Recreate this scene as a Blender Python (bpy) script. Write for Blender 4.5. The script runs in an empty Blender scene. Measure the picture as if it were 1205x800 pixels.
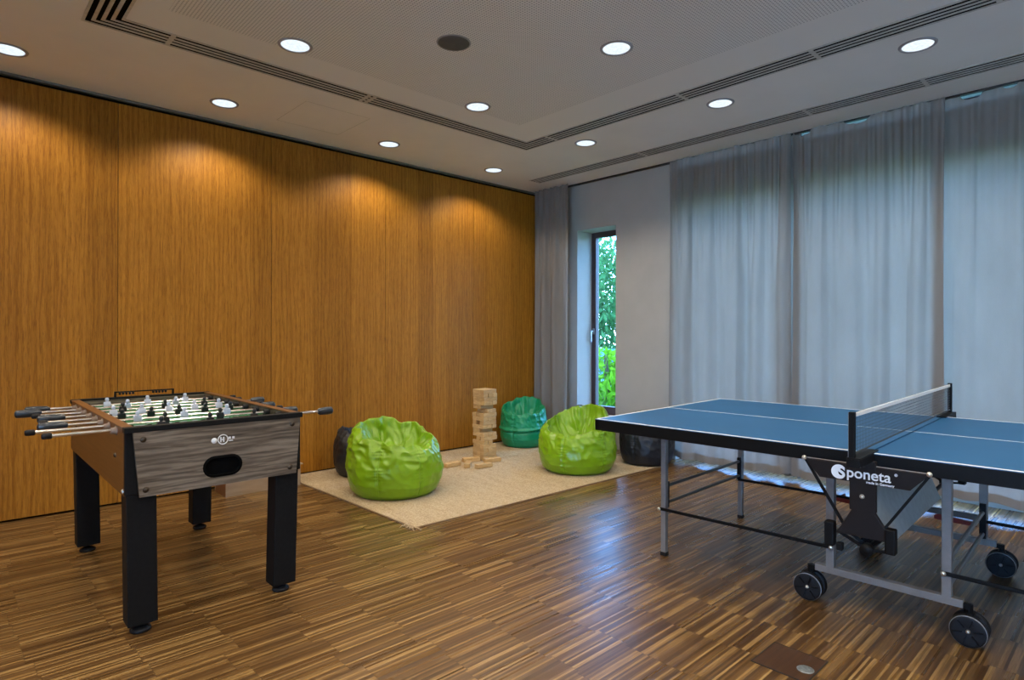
import bpy, bmesh, math, random
from mathutils import Vector, Matrix, noise, Euler
random.seed(7)
PI = math.pi
SC = bpy.context.scene
COL = SC.collection

# ------------------------------------------------------------------ camera
H = 1.241; FPX = 712.88; YAW = 0.8169; ROLL = 0.0023
cam_d = bpy.data.cameras.new('camera'); cam = bpy.data.objects.new('camera', cam_d); COL.objects.link(cam)
SC.camera = cam
cam_d.sensor_width = 36.0; cam_d.lens = FPX * 36.0 / 1205.0; cam_d.shift_y = -7.6 / 1205.0
cam_d.clip_start = 0.05; cam_d.clip_end = 200
_F = Vector((-math.sin(YAW), math.cos(YAW), 0)); _R = Vector((math.cos(YAW), math.sin(YAW), 0)); _U = Vector((0, 0, 1))
_R2 = _R * math.cos(ROLL) + _U * math.sin(ROLL); _U2 = -_R * math.sin(ROLL) + _U * math.cos(ROLL)
cam.matrix_world = Matrix(((_R2.x, _U2.x, -_F.x, 0), (_R2.y, _U2.y, -_F.y, 0), (_R2.z, _U2.z, -_F.z, H), (0, 0, 0, 1)))

# ------------------------------------------------------------------ world, exposure
SKY_STRENGTH = 15.0
LAMP_W = 29.0
LENS_EMIT = 0.82
SC.view_settings.view_transform = 'Standard'; SC.view_settings.look = 'None'
SC.view_settings.exposure = 0.60; SC.view_settings.gamma = 1.0
SC.view_settings.use_curve_mapping = False
w = bpy.data.worlds.new('sky'); SC.world = w; w.use_nodes = True
nt = w.node_tree; nt.nodes.clear()
wo = nt.nodes.new('ShaderNodeOutputWorld'); bg = nt.nodes.new('ShaderNodeBackground')
tc = nt.nodes.new('ShaderNodeTexCoord'); sx = nt.nodes.new('ShaderNodeSeparateXYZ'); cr = nt.nodes.new('ShaderNodeValToRGB')
nt.links.new(tc.outputs['Generated'], sx.inputs[0]); nt.links.new(sx.outputs['Z'], cr.inputs[0])
for _ in range(3): cr.color_ramp.elements.new(0.5)
for _e, (_p, _c) in zip(cr.color_ramp.elements, [(0.0, (0.45, 0.66, 1.0)), (0.18, (0.14, 0.42, 1.0)), (0.45, (0.14, 0.40, 1.0)), (0.70, (0.36, 0.60, 1.0)), (1.0, (0.50, 0.68, 1.0))]):
    _e.position = _p; _e.color = (*_c, 1)
nt.links.new(cr.outputs[0], bg.inputs['Color']); bg.inputs['Strength'].default_value = SKY_STRENGTH
nt.links.new(bg.outputs[0], wo.inputs[0])

# ------------------------------------------------------------------ node helpers
MATS = {}
def lin(r, g, b):
    f = lambda c: ((c / 255.0) / 12.92) if c / 255.0 <= 0.04045 else (((c / 255.0) + 0.055) / 1.055) ** 2.4
    return (f(r), f(g), f(b), 1.0)
class NT:
    def __init__(s, name):
        s.m = bpy.data.materials.new(name); s.m.use_nodes = True; s.t = s.m.node_tree
        s.p = s.t.nodes['Principled BSDF']; s.out = s.t.nodes['Material Output']; MATS[name] = s.m
    def n(s, typ, **kw):
        o = s.t.nodes.new(typ)
        for k, v in kw.items(): setattr(o, k, v)
        return o
    def l(s, a, b): s.t.links.new(a, b)
    def val(s, sock, x):
        if hasattr(x, 'is_linked') or isinstance(x, bpy.types.NodeSocket): s.l(x, sock)
        else: sock.default_value = x
    def math(s, op, a, b=0.0, c=None):
        o = s.n('ShaderNodeMath', operation=op); s.val(o.inputs[0], a); s.val(o.inputs[1], b)
        if c is not None: s.val(o.inputs[2], c)
        return o.outputs[0]
    def coord(s, which='Object'): return s.n('ShaderNodeTexCoord').outputs[which]
    def sep(s, v):
        o = s.n('ShaderNodeSeparateXYZ'); s.l(v, o.inputs[0]); return o.outputs
    def comb(s, x, y, z):
        o = s.n('ShaderNodeCombineXYZ')
        for i, q in enumerate((x, y, z)): s.val(o.inputs[i], q)
        return o.outputs[0]
    def mapping(s, v, scale=(1, 1, 1), loc=(0, 0, 0)):
        o = s.n('ShaderNodeMapping'); s.l(v, o.inputs[0]); o.inputs['Scale'].default_value = scale; o.inputs['Location'].default_value = loc
        return o.outputs[0]
    def noise(s, v, scale=5, detail=4, rough=0.5, dist=0.0):
        o = s.n('ShaderNodeTexNoise'); s.l(v, o.inputs['Vector']); o.inputs['Scale'].default_value = scale
        o.inputs['Detail'].default_value = detail; o.inputs['Roughness'].default_value = rough; o.inputs['Distortion'].default_value = dist
        return o.outputs['Fac']
    def white(s, v):
        o = s.n('ShaderNodeTexWhiteNoise', noise_dimensions='3D'); s.l(v, o.inputs['Vector']); return o.outputs['Value']
    def ramp(s, f, stops, interp='LINEAR'):
        o = s.n('ShaderNodeValToRGB'); e = o.color_ramp; e.interpolation = interp
        while len(e.elements) < len(stops): e.elements.new(0.5)
        for i, (p, c) in enumerate(stops):
            e.elements[i].position = p; e.elements[i].color = c if len(c) == 4 else (*c, 1)
        s.val(o.inputs[0], f); return o.outputs[0]
    def mix(s, f, a, b, typ='MIX'):
        o = s.n('ShaderNodeMix', data_type='RGBA', blend_type=typ); s.val(o.inputs[0], f); s.val(o.inputs[6], a); s.val(o.inputs[7], b)
        return o.outputs[2]
    def bump(s, h, strength=0.3, dist=0.01):
        o = s.n('ShaderNodeBump'); s.val(o.inputs['Height'], h); o.inputs['Strength'].default_value = strength; o.inputs['Distance'].default_value = dist
        s.l(o.outputs[0], s.p.inputs['Normal']); return o.outputs[0]
    def set(s, **kw):
        for k, v in kw.items(): s.val(s.p.inputs[k.replace('_', ' ')], v)
        return s.m
def simple(name, col, rough=0.5, metal=0.0, spec=0.5, var=0.12, scale=30, **kw):
    t = NT(name); v = t.coord()
    f = t.noise(v, scale, 3, 0.6)
    c2 = tuple(x * (1 - var) for x in col[:3]) + (1,); c3 = tuple(min(1, x * (1 + var)) for x in col[:3]) + (1,)
    t.set(Base_Color=t.ramp(f, [(0.3, c2), (0.7, c3)]), Roughness=rough, Metallic=metal)
    t.p.inputs['Specular IOR Level'].default_value = spec
    for k, x in kw.items(): t.p.inputs[k.replace('_', ' ')].default_value = x
    return t.m

# wood wall: vertical oak grain, bands of veneer leaves 0.1 m wide
def mat_wall_wood():
    t = NT('oak_wall_veneer'); v = t.coord('Object'); X, Y, Z = t.sep(v)
    leaf = t.math('FLOOR', t.math('DIVIDE', Y, 0.185)); rnd = t.white(t.comb(leaf, 3.0, 1.0))
    vv = t.comb(t.math('MULTIPLY', rnd, 40.0), Y, t.math('ADD', Z, t.math('MULTIPLY', rnd, 17.0)))
    g1 = t.noise(t.mapping(vv, (1, 60, 1.6)), 1.0, 5, 0.65, 0.4)
    g2 = t.noise(t.mapping(vv, (1, 240, 13.0)), 1.0, 4, 0.7, 0.6)
    g3 = t.noise(t.mapping(vv, (1, 14, 0.9)), 1.0, 4, 0.7, 2.2)
    wv = t.n('ShaderNodeTexWave', wave_type='BANDS', bands_direction='Y'); t.l(t.mapping(vv, (1, 1, 0.10)), wv.inputs['Vector'])
    wv.inputs['Scale'].default_value = 9.0; wv.inputs['Distortion'].default_value = 9.0; wv.inputs['Detail'].default_value = 3; wv.inputs['Detail Scale'].default_value = 1.6
    base = t.ramp(g1, [(0.25, (0.28, 0.118, 0.010, 1)), (0.5, (0.42, 0.187, 0.018, 1)), (0.78, (0.54, 0.258, 0.030, 1))])
    base = t.mix(t.ramp(g2, [(0.40, (0.8, 0.8, 0.8, 1)), (0.54, (0, 0, 0, 1))]), base, (0.20, 0.080, 0.010, 1))
    base = t.mix(t.math('MULTIPLY', g3, 0.55), base, t.ramp(wv.outputs['Fac'], [(0.2, (0.25, 0.094, 0.011, 1)), (0.6, (0.48, 0.208, 0.030, 1))]))
    tint = t.ramp(rnd, [(0.0, (0.80, 0.76, 0.72, 1)), (1.0, (1.08, 1.06, 1.08, 1))])
    base = t.mix(1.0, base, tint, 'MULTIPLY')
    t.set(Base_Color=base, Roughness=t.math('MULTIPLY_ADD', g1, 0.2, 0.33))
    t.p.inputs['Specular IOR Level'].default_value = 0.22
    t.bump(g2, 0.12, 0.002); return t.m
def mat_floor():
    t = NT('industrial_parquet'); v = t.coord('Object'); X, Y, Z = t.sep(v)
    tile = t.math('FLOOR', t.math('DIVIDE', X, 0.145))
    toff = t.math('MULTIPLY', t.white(t.comb(tile, 5.0, 2.0)), 0.07)
    yy = t.math('DIVIDE', t.math('ADD', Y, t.math('ADD', toff, 0.02)), 0.292)
    row = t.math('FLOOR', yy); xs = t.math('DIVIDE', X, 0.0095); strip = t.math('FLOOR', xs)
    r1 = t.white(t.comb(strip, row, 0.5)); r2 = t.white(t.comb(tile, row, 9.0)); r3 = t.white(t.comb(strip, row, 31.0))
    grain = t.noise(t.mapping(v, (330, 9, 1)), 1.0, 4, 0.65)
    grain2 = t.noise(t.mapping(v, (60, 3, 1)), 1.0, 3, 0.6)
    f = t.math('ADD', t.math('MULTIPLY', r1, 0.50), t.math('ADD', t.math('MULTIPLY', r2, 0.05), t.math('MULTIPLY', grain, 0.52)))
    c = t.ramp(f, [(0.25, (0.036, 0.017, 0.005, 1)), (0.44, (0.092, 0.046, 0.014, 1)), (0.62, (0.155, 0.084, 0.026, 1)), (0.76, (0.31, 0.182, 0.060, 1)), (0.88, (0.46, 0.30, 0.115, 1))])
    c = t.mix(t.math('MULTIPLY', grain2, 0.35), c, (0.085, 0.038, 0.013, 1))
    # joints
    fx = t.math('FRACT', xs); fy = t.math('FRACT', yy)
    jx = t.math('LESS_THAN', fx, 0.07); jy = t.math('LESS_THAN', fy, 0.008)
    j = t.math('MAXIMUM', t.math('MULTIPLY', jx, 0.45), t.math('MULTIPLY', jy, 0.5))
    c = t.mix(j, c, (0.014, 0.006, 0.003, 1))
    t.set(Base_Color=c, Roughness=t.math('MULTIPLY_ADD', r3, 0.12, 0.26))
    t.p.inputs['Specular IOR Level'].default_value = 0.5
    t.bump(t.math('ADD', t.math('MULTIPLY', r3, 0.6), t.math('MULTIPLY', grain, 0.5)), 0.10, 0.003); return t.m
def mat_ceiling():
    t = NT('ceiling_plaster'); v = t.coord('Object'); X, Y, Z = t.sep(v)
    n = t.noise(v, 3, 3, 0.5)
    t.set(Base_Color=t.ramp(n, [(0.3, (0.76, 0.74, 0.70, 1)), (0.7, (0.80, 0.78, 0.745, 1))]), Roughness=0.85)
    return t.m
def mat_perforated():
    t = NT('perforated_ceiling_board'); v = t.coord('Object'); X, Y, Z = t.sep(v)
    P = 0.017
    fx = t.math('SUBTRACT', t.math('FRACT', t.math('DIVIDE', X, P)), 0.5); fy = t.math('SUBTRACT', t.math('FRACT', t.math('DIVIDE', Y, P)), 0.5)
    d = t.math('SQRT', t.math('ADD', t.math('MULTIPLY', fx, fx), t.math('MULTIPLY', fy, fy)))
    hole = t.math('LESS_THAN', d, 0.24)
    # the holes stop a little before the edges of the board
    ins = t.math('MULTIPLY', t.math('GREATER_THAN', X, -3.56), t.math('MULTIPLY', t.math('LESS_THAN', Y, 3.42), t.math('GREATER_THAN', Y, 0.86)))
    hole = t.math('MULTIPLY', hole, ins)
    t.set(Base_Color=t.mix(hole, (0.78, 0.76, 0.72, 1), (0.34, 0.33, 0.31, 1)), Roughness=0.9); return t.m
def mat_curtain():
    t = NT('grey_curtain_cloth'); v = t.coord('Object')
    n = t.noise(t.mapping(v, (1, 1, 0.35)), 7, 4, 0.6); wv = t.noise(t.mapping(v, (500, 500, 160)), 1.0, 2, 0.5)
    col = t.ramp(t.math('MULTIPLY_ADD', wv, 0.3, t.math('MULTIPLY', n, 0.7)), [(0.3, (0.255, 0.238, 0.225, 1)), (0.7, (0.300, 0.280, 0.265, 1))])
    dif = t.n('ShaderNodeBsdfDiffuse'); tr = t.n('ShaderNodeBsdfTranslucent'); mx = t.n('ShaderNodeMixShader')
    t.l(col, dif.inputs[0]); t.l(t.mix(1.0, col, (1.14, 1.02, 0.90, 1), 'MULTIPLY'), tr.inputs[0]); mx.inputs[0].default_value = 0.21
    t.l(dif.outputs[0], mx.inputs[1]); t.l(tr.outputs[0], mx.inputs[2]); t.l(mx.outputs[0], t.out.inputs[0]); return t.m
def mat_rug():
    t = NT('sisal_rug_weave'); v = t.coord('Object'); X, Y, Z = t.sep(v)
    P = 0.011
    a = t.math('SINE', t.math('MULTIPLY', X, 2 * PI / P)); b = t.math('SINE', t.math('MULTIPLY', Y, 2 * PI / (P * 0.8)))
    wv = t.math('MULTIPLY', a, b); n = t.noise(v, 90, 3, 0.7); n2 = t.noise(t.mapping(v, (1, 6, 1)), 3, 3, 0.6)
    f = t.math('ADD', t.math('MULTIPLY', wv, 0.10), t.math('ADD', t.math('MULTIPLY', n, 0.8), t.math('MULTIPLY', n2, 0.2)))
    t.set(Base_Color=t.ramp(f, [(0.28, (0.27, 0.18, 0.09, 1)), (0.5, (0.49, 0.37, 0.22, 1)), (0.72, (0.66, 0.54, 0.37, 1))]), Roughness=0.95)
    t.p.inputs['Specular IOR Level'].default_value = 0.15
    t.bump(t.math('ADD', wv, t.math('MULTIPLY', n, 2.0)), 0.5, 0.004); return t.m
def mat_grey_oak():
    t = NT('grey_oak_laminate'); v = t.coord('Object'); X, Y, Z = t.sep(v)
    vv = t.mapping(v, (1, 2.2, 30)); n = t.noise(vv, 1.0, 5, 0.65, 0.9); n2 = t.noise(t.mapping(v, (1, 5, 150)), 1.0, 3, 0.6)
    wv = t.n('ShaderNodeTexWave', wave_type='BANDS', bands_direction='Z'); t.l(t.mapping(v, (1, 0.22, 1)), wv.inputs['Vector'])
    wv.inputs['Scale'].default_value = 14; wv.inputs['Distortion'].default_value = 7; wv.inputs['Detail'].default_value = 3; wv.inputs['Detail Scale'].default_value = 1.4
    f = t.math('ADD', t.math('MULTIPLY', n, 0.68), t.math('ADD', t.math('MULTIPLY', n2, 0.24), t.math('MULTIPLY', wv.outputs['Fac'], 0.10)))
    t.set(Base_Color=t.ramp(f, [(0.36, (0.030, 0.021, 0.013, 1)), (0.5, (0.100, 0.077, 0.053, 1)), (0.62, (0.20, 0.162, 0.120, 1))]), Roughness=0.5)
    t.bump(n2, 0.1, 0.002); return t.m
def mat_grain(name, dark, lightc, along=(1, 1, 30), rough=0.55, scale=1.0):
    t = NT(name); v = t.coord('Object'); oi = t.n('ShaderNodeObjectInfo').outputs['Random']
    X, Y, Z = t.sep(v); vv = t.comb(t.math('ADD', X, t.math('MULTIPLY', oi, 9.0)), Y, Z)
    n = t.noise(t.mapping(vv, along), scale, 4, 0.6, 0.5)
    c = t.ramp(n, [(0.3, dark), (0.7, lightc)])
    c = t.mix(t.math('MULTIPLY', oi, 0.62), c, tuple(x * 0.78 for x in dark[:3]) + (1,))
    t.set(Base_Color=c, Roughness=rough); return t.m
def mat_vinyl(name, col, rough=0.35):
    t = NT(name); v = t.coord('Object'); n = t.noise(v, 260, 2, 0.5); n2 = t.noise(v, 6, 3, 0.5)
    a = tuple(x * 0.88 for x in col[:3]) + (1,)
    t.set(Base_Color=t.ramp(n2, [(0.3, a), (0.7, col)]), Roughness=rough); t.p.inputs['Specular IOR Level'].default_value = 0.5
    t.bump(n, 0.06, 0.001); return t.m
def emis(name, col, strength):
    t = NT(name); t.t.nodes.remove(t.p); e = t.n('ShaderNodeEmission'); v = t.coord('Object')
    n = t.noise(v, 60, 2, 0.5); t.l(t.ramp(n, [(0.35, tuple(x * 0.8 for x in col[:3]) + (1,)), (0.6, col)]), e.inputs[0]); e.inputs[1].default_value = strength
    t.l(e.outputs[0], t.out.inputs[0]); return t.m
def mat_glass():
    t = NT('window_glass'); t.t.nodes.remove(t.p)
    tr = t.n('ShaderNodeBsdfTransparent'); gl = t.n('ShaderNodeBsdfGlossy'); mx = t.n('ShaderNodeMixShader')
    fr = t.n('ShaderNodeFresnel'); fr.inputs[0].default_value = 1.45; tr.inputs[0].default_value = (0.93, 0.97, 0.96, 1); gl.inputs['Roughness'].default_value = 0.02
    t.l(t.math('MULTIPLY', fr.outputs[0], 0.6), mx.inputs[0]); t.l(tr.outputs[0], mx.inputs[1]); t.l(gl.outputs[0], mx.inputs[2]); t.l(mx.outputs[0], t.out.inputs[0]); return t.m
def mat_leaf(name, a, b):
    t = NT(name); t.t.nodes.remove(t.p); v = t.coord('Object'); n = t.noise(v, 9, 3, 0.6)
    c = t.ramp(n, [(0.3, a), (0.7, b)]); d = t.n('ShaderNodeBsdfDiffuse'); tl = t.n('ShaderNodeBsdfTranslucent'); mx = t.n('ShaderNodeMixShader'); mx.inputs[0].default_value = 0.4
    t.l(c, d.inputs[0]); t.l(c, tl.inputs[0]); t.l(d.outputs[0], mx.inputs[1]); t.l(tl.outputs[0], mx.inputs[2]); t.l(mx.outputs[0], t.out.inputs[0]); return t.m

M = dict(
    wall=mat_wall_wood(), floor=mat_floor(), ceil=mat_ceiling(), perf=mat_perforated(), curtain=mat_curtain(), rug=mat_rug(),
    plaster=simple('wall_plaster', (0.42, 0.415, 0.39, 1), 0.9, var=0.04, scale=4),
    black=simple('black_gap', (0.003, 0.003, 0.003, 1), 0.9, spec=0.05),
    shadowgap=simple('dark_metal_trim', (0.02, 0.02, 0.018, 1), 0.5),
    greytrim=simple('grey_edge_trim', (0.16, 0.17, 0.15, 1), 0.5),
    vent=simple('painted_aluminium', (0.50, 0.48, 0.43, 1), 0.45),
    ring=simple('lamp_ring', (0.30, 0.30, 0.32, 1), 0.4),
    speaker=simple('speaker_grille_cloth', (0.10, 0.098, 0.09, 1), 0.8),
    lens=emis('lamp_diffuser', (0.80, 0.90, 1.0, 1), LENS_EMIT),
    greyoak=mat_grey_oak(),
    brownply=mat_grain('brown_oak_laminate', (0.11, 0.040, 0.006, 1), (0.19, 0.078, 0.014, 1), (3, 3, 50), 0.45),
    blacklam=simple('black_laminate', (0.0075, 0.0078, 0.008, 1), 0.55, spec=0.12, var=0.2, scale=60),
    rubber=simple('black_rubber', (0.008, 0.008, 0.009, 1), 0.6, spec=0.25),
    grip=simple('dark_blue_grip', (0.018, 0.026, 0.036, 1), 0.3),
    chrome=simple('chrome_rod', (0.75, 0.72, 0.68, 1), 0.22, 1.0, var=0.03),
    bolt=simple('bronze_bolt', (0.05, 0.035, 0.022, 1), 0.4, 0.6),
    silverbolt=simple('silver_bolt', (0.7, 0.68, 0.62, 1), 0.3, 0.9),
    white=simple('white_paint', (0.72, 0.74, 0.74, 1), 0.5, var=0.03),
    playwhite=simple('white_player_plastic', (0.46, 0.50, 0.62, 1), 0.35, var=0.05),
    playblack=simple('black_player_plastic', (0.014, 0.014, 0.018, 1), 0.35),
    field=simple('green_playfield', (0.030, 0.20, 0.085, 1), 0.4, var=0.1),
    bushing=simple('rod_bushing', (0.20, 0.145, 0.11, 1), 0.4),
    green=mat_vinyl('lime_green_vinyl', (0.19, 0.36, 0.006, 1), 0.30),
    teal=mat_vinyl('emerald_green_vinyl', (0.004, 0.27, 0.115, 1), 0.36),
    darkbag=mat_vinyl('black_vinyl', (0.008, 0.010, 0.014, 1), 0.5),
    block=mat_grain('pale_pine_block', (0.50, 0.31, 0.12, 1), (0.72, 0.50, 0.24, 1), (18, 18, 60), 0.6),
    crate_l=mat_grain('pale_plywood', (0.34, 0.24, 0.15, 1), (0.50, 0.37, 0.25, 1), (2, 4, 20), 0.5),
    crate_d=mat_grain('brown_plywood', (0.15, 0.062, 0.02, 1), (0.24, 0.11, 0.04, 1), (20, 4, 4), 0.5),
    pingblue=simple('blue_table_tennis_top', (0.016, 0.095, 0.23, 1), 0.45, spec=0.2, var=0.08, scale=2),
    apron=simple('black_apron_steel', (0.0045, 0.0045, 0.0045, 1), 0.5, spec=0.14),
    darkplate=simple('black_brown_plastic', (0.010, 0.007, 0.006, 1), 0.55, spec=0.2),
    steel=simple('silver_painted_steel', (0.20, 0.185, 0.17, 1), 0.4, 0.2, var=0.08),
    steeldark=simple('galvanised_tube', (0.10, 0.098, 0.09, 1), 0.35, 0.4, var=0.08),
    sheet=simple('pale_steel_sheet', (0.30, 0.34, 0.34, 1), 0.4, 0.2),
    red=simple('red_plastic', (0.20, 0.010, 0.006, 1), 0.4),
    netc=simple('net_cord', (0.05, 0.06, 0.07, 1), 0.7),
    framew=simple('brown_window_frame', (0.055, 0.034, 0.036, 1), 0.5),
    handle=simple('grey_window_handle', (0.30, 0.32, 0.34, 1), 0.35, 0.5),
    reveal=simple('white_reveal', (0.62, 0.62, 0.60, 1), 0.8, var=0.03, scale=4),
    glass=mat_glass(),
    leaf=mat_leaf('leaf_dark', (0.025, 0.10, 0.035, 1), (0.07, 0.20, 0.07, 1)),
    leaf2=mat_leaf('leaf_bright', (0.05, 0.17, 0.008, 1), (0.14, 0.34, 0.02, 1)),
    bark=simple('bark', (0.06, 0.045, 0.03, 1), 0.9),
    fence=simple('blue_fence_paint', (0.02, 0.11, 0.22, 1), 0.7),
    grass=simple('lawn', (0.07, 0.16, 0.03, 1), 0.95, var=0.4, scale=12),
    hatchm=mat_grain('floor_box_wood', (0.045, 0.020, 0.009, 1), (0.11, 0.052, 0.022, 1), (60, 4, 1), 0.35),
    disc=simple('worn_steel_disc', (0.30, 0.33, 0.33, 1), 0.35, 0.6, var=0.4, scale=90),
)

# ------------------------------------------------------------------ mesh helpers
class MB:
    def __init__(s): s.v = []; s.f = []; s.sm = []
    def add(s, vs, fs, smooth=False):
        b = len(s.v); s.v += [tuple(x) for x in vs]; s.f += [tuple(b + i for i in f) for f in fs]; s.sm += [smooth] * len(fs); return s
    def box(s, x0, x1, y0, y1, z0, z1, m=None):
        vs = [Vector((x, y, z)) for x in (x0, x1) for y in (y0, y1) for z in (z0, z1)]
        if m is not None: vs = [m @ v for v in vs]
        return s.add(vs, [(0, 1, 3, 2), (4, 6, 7, 5), (0, 4, 5, 1), (2, 3, 7, 6), (0, 2, 6, 4), (1, 5, 7, 3)])
    def bar(s, p, q, wd, hg=None, up=(0, 0, 1)):
        p = Vector(p); q = Vector(q); hg = hg or wd; d = (q - p); L = d.length; d.normalize(); u = Vector(up)
        if abs(d.dot(u)) > 0.98: u = Vector((1, 0, 0))
        a = d.cross(u).normalized(); b = a.cross(d).normalized()
        vs = [p + d * t + a * i * wd / 2 + b * j * hg / 2 for t in (0, L) for i in (-1, 1) for j in (-1, 1)]
        return s.add(vs, [(0, 1, 3, 2), (4, 6, 7, 5), (0, 4, 5, 1), (2, 3, 7, 6), (0, 2, 6, 4), (1, 5, 7, 3)])
    def tube(s, pts, r, n=12, caps=True, radii=None):
        pts = [Vector(p) for p in pts]; rings = []
        up = None; vs = []; fs = []
        for i, p in enumerate(pts):
            d = ((pts[i + 1] if i + 1 < len(pts) else p) - (pts[i - 1] if i > 0 else p)).normalized()
            if up is None:
                up = Vector((0, 0, 1)) if abs(d.z) < 0.9 else Vector((1, 0, 0))
            a = d.cross(up).normalized(); b = a.cross(d).normalized(); up = b
            rr = radii[i] if radii else r
            vs += [p + (a * math.cos(2 * PI * k / n) + b * math.sin(2 * PI * k / n)) * rr for k in range(n)]
        for i in range(len(pts) - 1):
            for k in range(n): fs.append((i * n + k, i * n + (k + 1) % n, (i + 1) * n + (k + 1) % n, (i + 1) * n + k))
        s.add(vs, fs, True)
        if caps:
            s.add(vs[:n], [tuple(range(n - 1, -1, -1))]); s.add(vs[-n:], [tuple(range(n))])
        return s
    def lathe(s, prof, c=(0, 0, 0), axis='z', n=32, smooth=True):
        vs = []; fs = []; c = Vector(c)
        for r, h in prof:
            for k in range(n):
                a = 2 * PI * k / n; x, y = r * math.cos(a), r * math.sin(a)
                vs.append(c + (Vector((x, y, h)) if axis == 'z' else Vector((h, x, y)) if axis == 'x' else Vector((y, h, x))))
        for i in range(len(prof) - 1):
            for k in range(n): fs.append((i * n + k, i * n + (k + 1) % n, (i + 1) * n + (k + 1) % n, (i + 1) * n + k))
        return s.add(vs, fs, smooth)
    def prism(s, poly, d0, d1, fn):
        n = len(poly); vs = [fn(a, b, d0) for a, b in poly] + [fn(a, b, d1) for a, b in poly]
        return s.add(vs, [tuple(range(n - 1, -1, -1)), tuple(range(n, 2 * n))] + [(i, (i + 1) % n, n + (i + 1) % n, n + i) for i in range(n)])
    def build(s, name, mat, parent=None, bevel=0.0, loc=None):
        me = bpy.data.meshes.new(name); me.from_pydata(s.v, [], s.f); me.update()
        for p, q in zip(me.polygons, s.sm): p.use_smooth = q
        bm = bmesh.new(); bm.from_mesh(me); bmesh.ops.recalc_face_normals(bm, faces=bm.faces); bm.to_mesh(me); bm.free()
        o = bpy.data.objects.new(name, me); COL.objects.link(o); me.materials.append(mat)
        if parent is not None: o.parent = parent
        if loc is not None: o.location = loc
        if bevel:
            b = o.modifiers.new('bevel', 'BEVEL'); b.width = bevel; b.segments = 2; b.limit_method = 'ANGLE'; b.angle_limit = 0.9
        return o
def plate_with_hole(outer, hole, d0, d1, fn, name, mat, parent):
    bm = bmesh.new(); es = []
    for loop in (outer, hole):
        vs = [bm.verts.new(fn(a, b, d0)) for a, b in loop]
        es += [bm.edges.new((vs[i], vs[(i + 1) % len(vs)])) for i in range(len(vs))]
    bmesh.ops.triangle_fill(bm, edges=es, use_beauty=True, use_dissolve=False)
    r = bmesh.ops.extrude_face_region(bm, geom=bm.faces[:])
    dv = Vector(fn(0, 0, d1)) - Vector(fn(0, 0, d0))
    bmesh.ops.translate(bm, vec=dv, verts=[e for e in r['geom'] if isinstance(e, bmesh.types.BMVert)])
    bmesh.ops.recalc_face_normals(bm, faces=bm.faces)
    me = bpy.data.meshes.new(name); bm.to_mesh(me); bm.free(); me.materials.append(mat)
    o = bpy.data.objects.new(name, me); COL.objects.link(o); o.parent = parent; return o
def tag(o, label=None, cat=None, group=None, kind=None):
    if label: o['label'] = label
    if cat: o['category'] = cat
    if group: o['group'] = group
    if kind: o['kind'] = kind
    return o
def empty(name, loc=(0, 0, 0), rz=0.0):
    o = bpy.data.objects.new(name, None); COL.objects.link(o); o.location = loc; o.rotation_euler = (0, 0, rz); o.empty_display_size = 0.1; return o
def copy_tree(o, parent=None):
    c = o.copy(); COL.objects.link(c)
    if parent is not None: c.parent = parent
    for ch in [x for x in o.children]: copy_tree(ch, c)
    return c
def struct(name, mb, mat, label, parent=None, bevel=0):
    o = mb.build(name, mat, parent, bevel)
    if parent is None: tag(o, label, name.split('_')[0], None, 'structure')
    return o
def stadium(cx, cy, w_, h_, n=10):
    r = h_ / 2; pts = []
    for i in range(n + 1): a = -PI / 2 + PI * i / n; pts.append((cx + w_ / 2 - r + r * math.cos(a), cy + r * math.sin(a)))
    for i in range(n + 1): a = PI / 2 + PI * i / n; pts.append((cx - w_ / 2 + r + r * math.cos(a), cy + r * math.sin(a)))
    return pts

# ------------------------------------------------------------------ room
XW = -5.141; YW = 5.28; ZC = 2.937; XR = 3.6; YB = -3.4
struct('floor', MB().box(XW - 0.2, XR + 0.2, YB - 0.2, 5.62, -0.10, 0.0), M['floor'], 'brown striped industrial parquet floor')
# ceiling: smooth border and perforated field
struct('ceiling', MB().box(XW - 0.2, XR + 0.2, YB - 0.2, 5.252, ZC, ZC + 0.40).box(XW - 0.2, -3.26, 5.252, 5.62, ZC, ZC + 0.40).box(-3.26, XR + 0.2, 5.252, 5.62, ZC + 0.06, ZC + 0.40), M['ceil'], 'grey plaster ceiling with a perforated field')
pf = MB().box(-3.82, XR - 0.6, 0.62, 3.74, ZC - 0.0015, ZC - 0.0002).build('perforated_panel', M['perf'], bpy.data.objects['ceiling'])
hb = MB()
for a, b, c_, d in ((-4.80, -4.26, 1.93, 1.933), (-4.80, -4.26, 2.455, 2.458), (-4.80, -4.797, 1.93, 2.458), (-4.263, -4.26, 1.93, 2.458)): hb.box(a, b, c_, d, ZC - 0.001, ZC)
hb.build('access_hatch_joint', M['vent'], bpy.data.objects['ceiling'])
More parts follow.
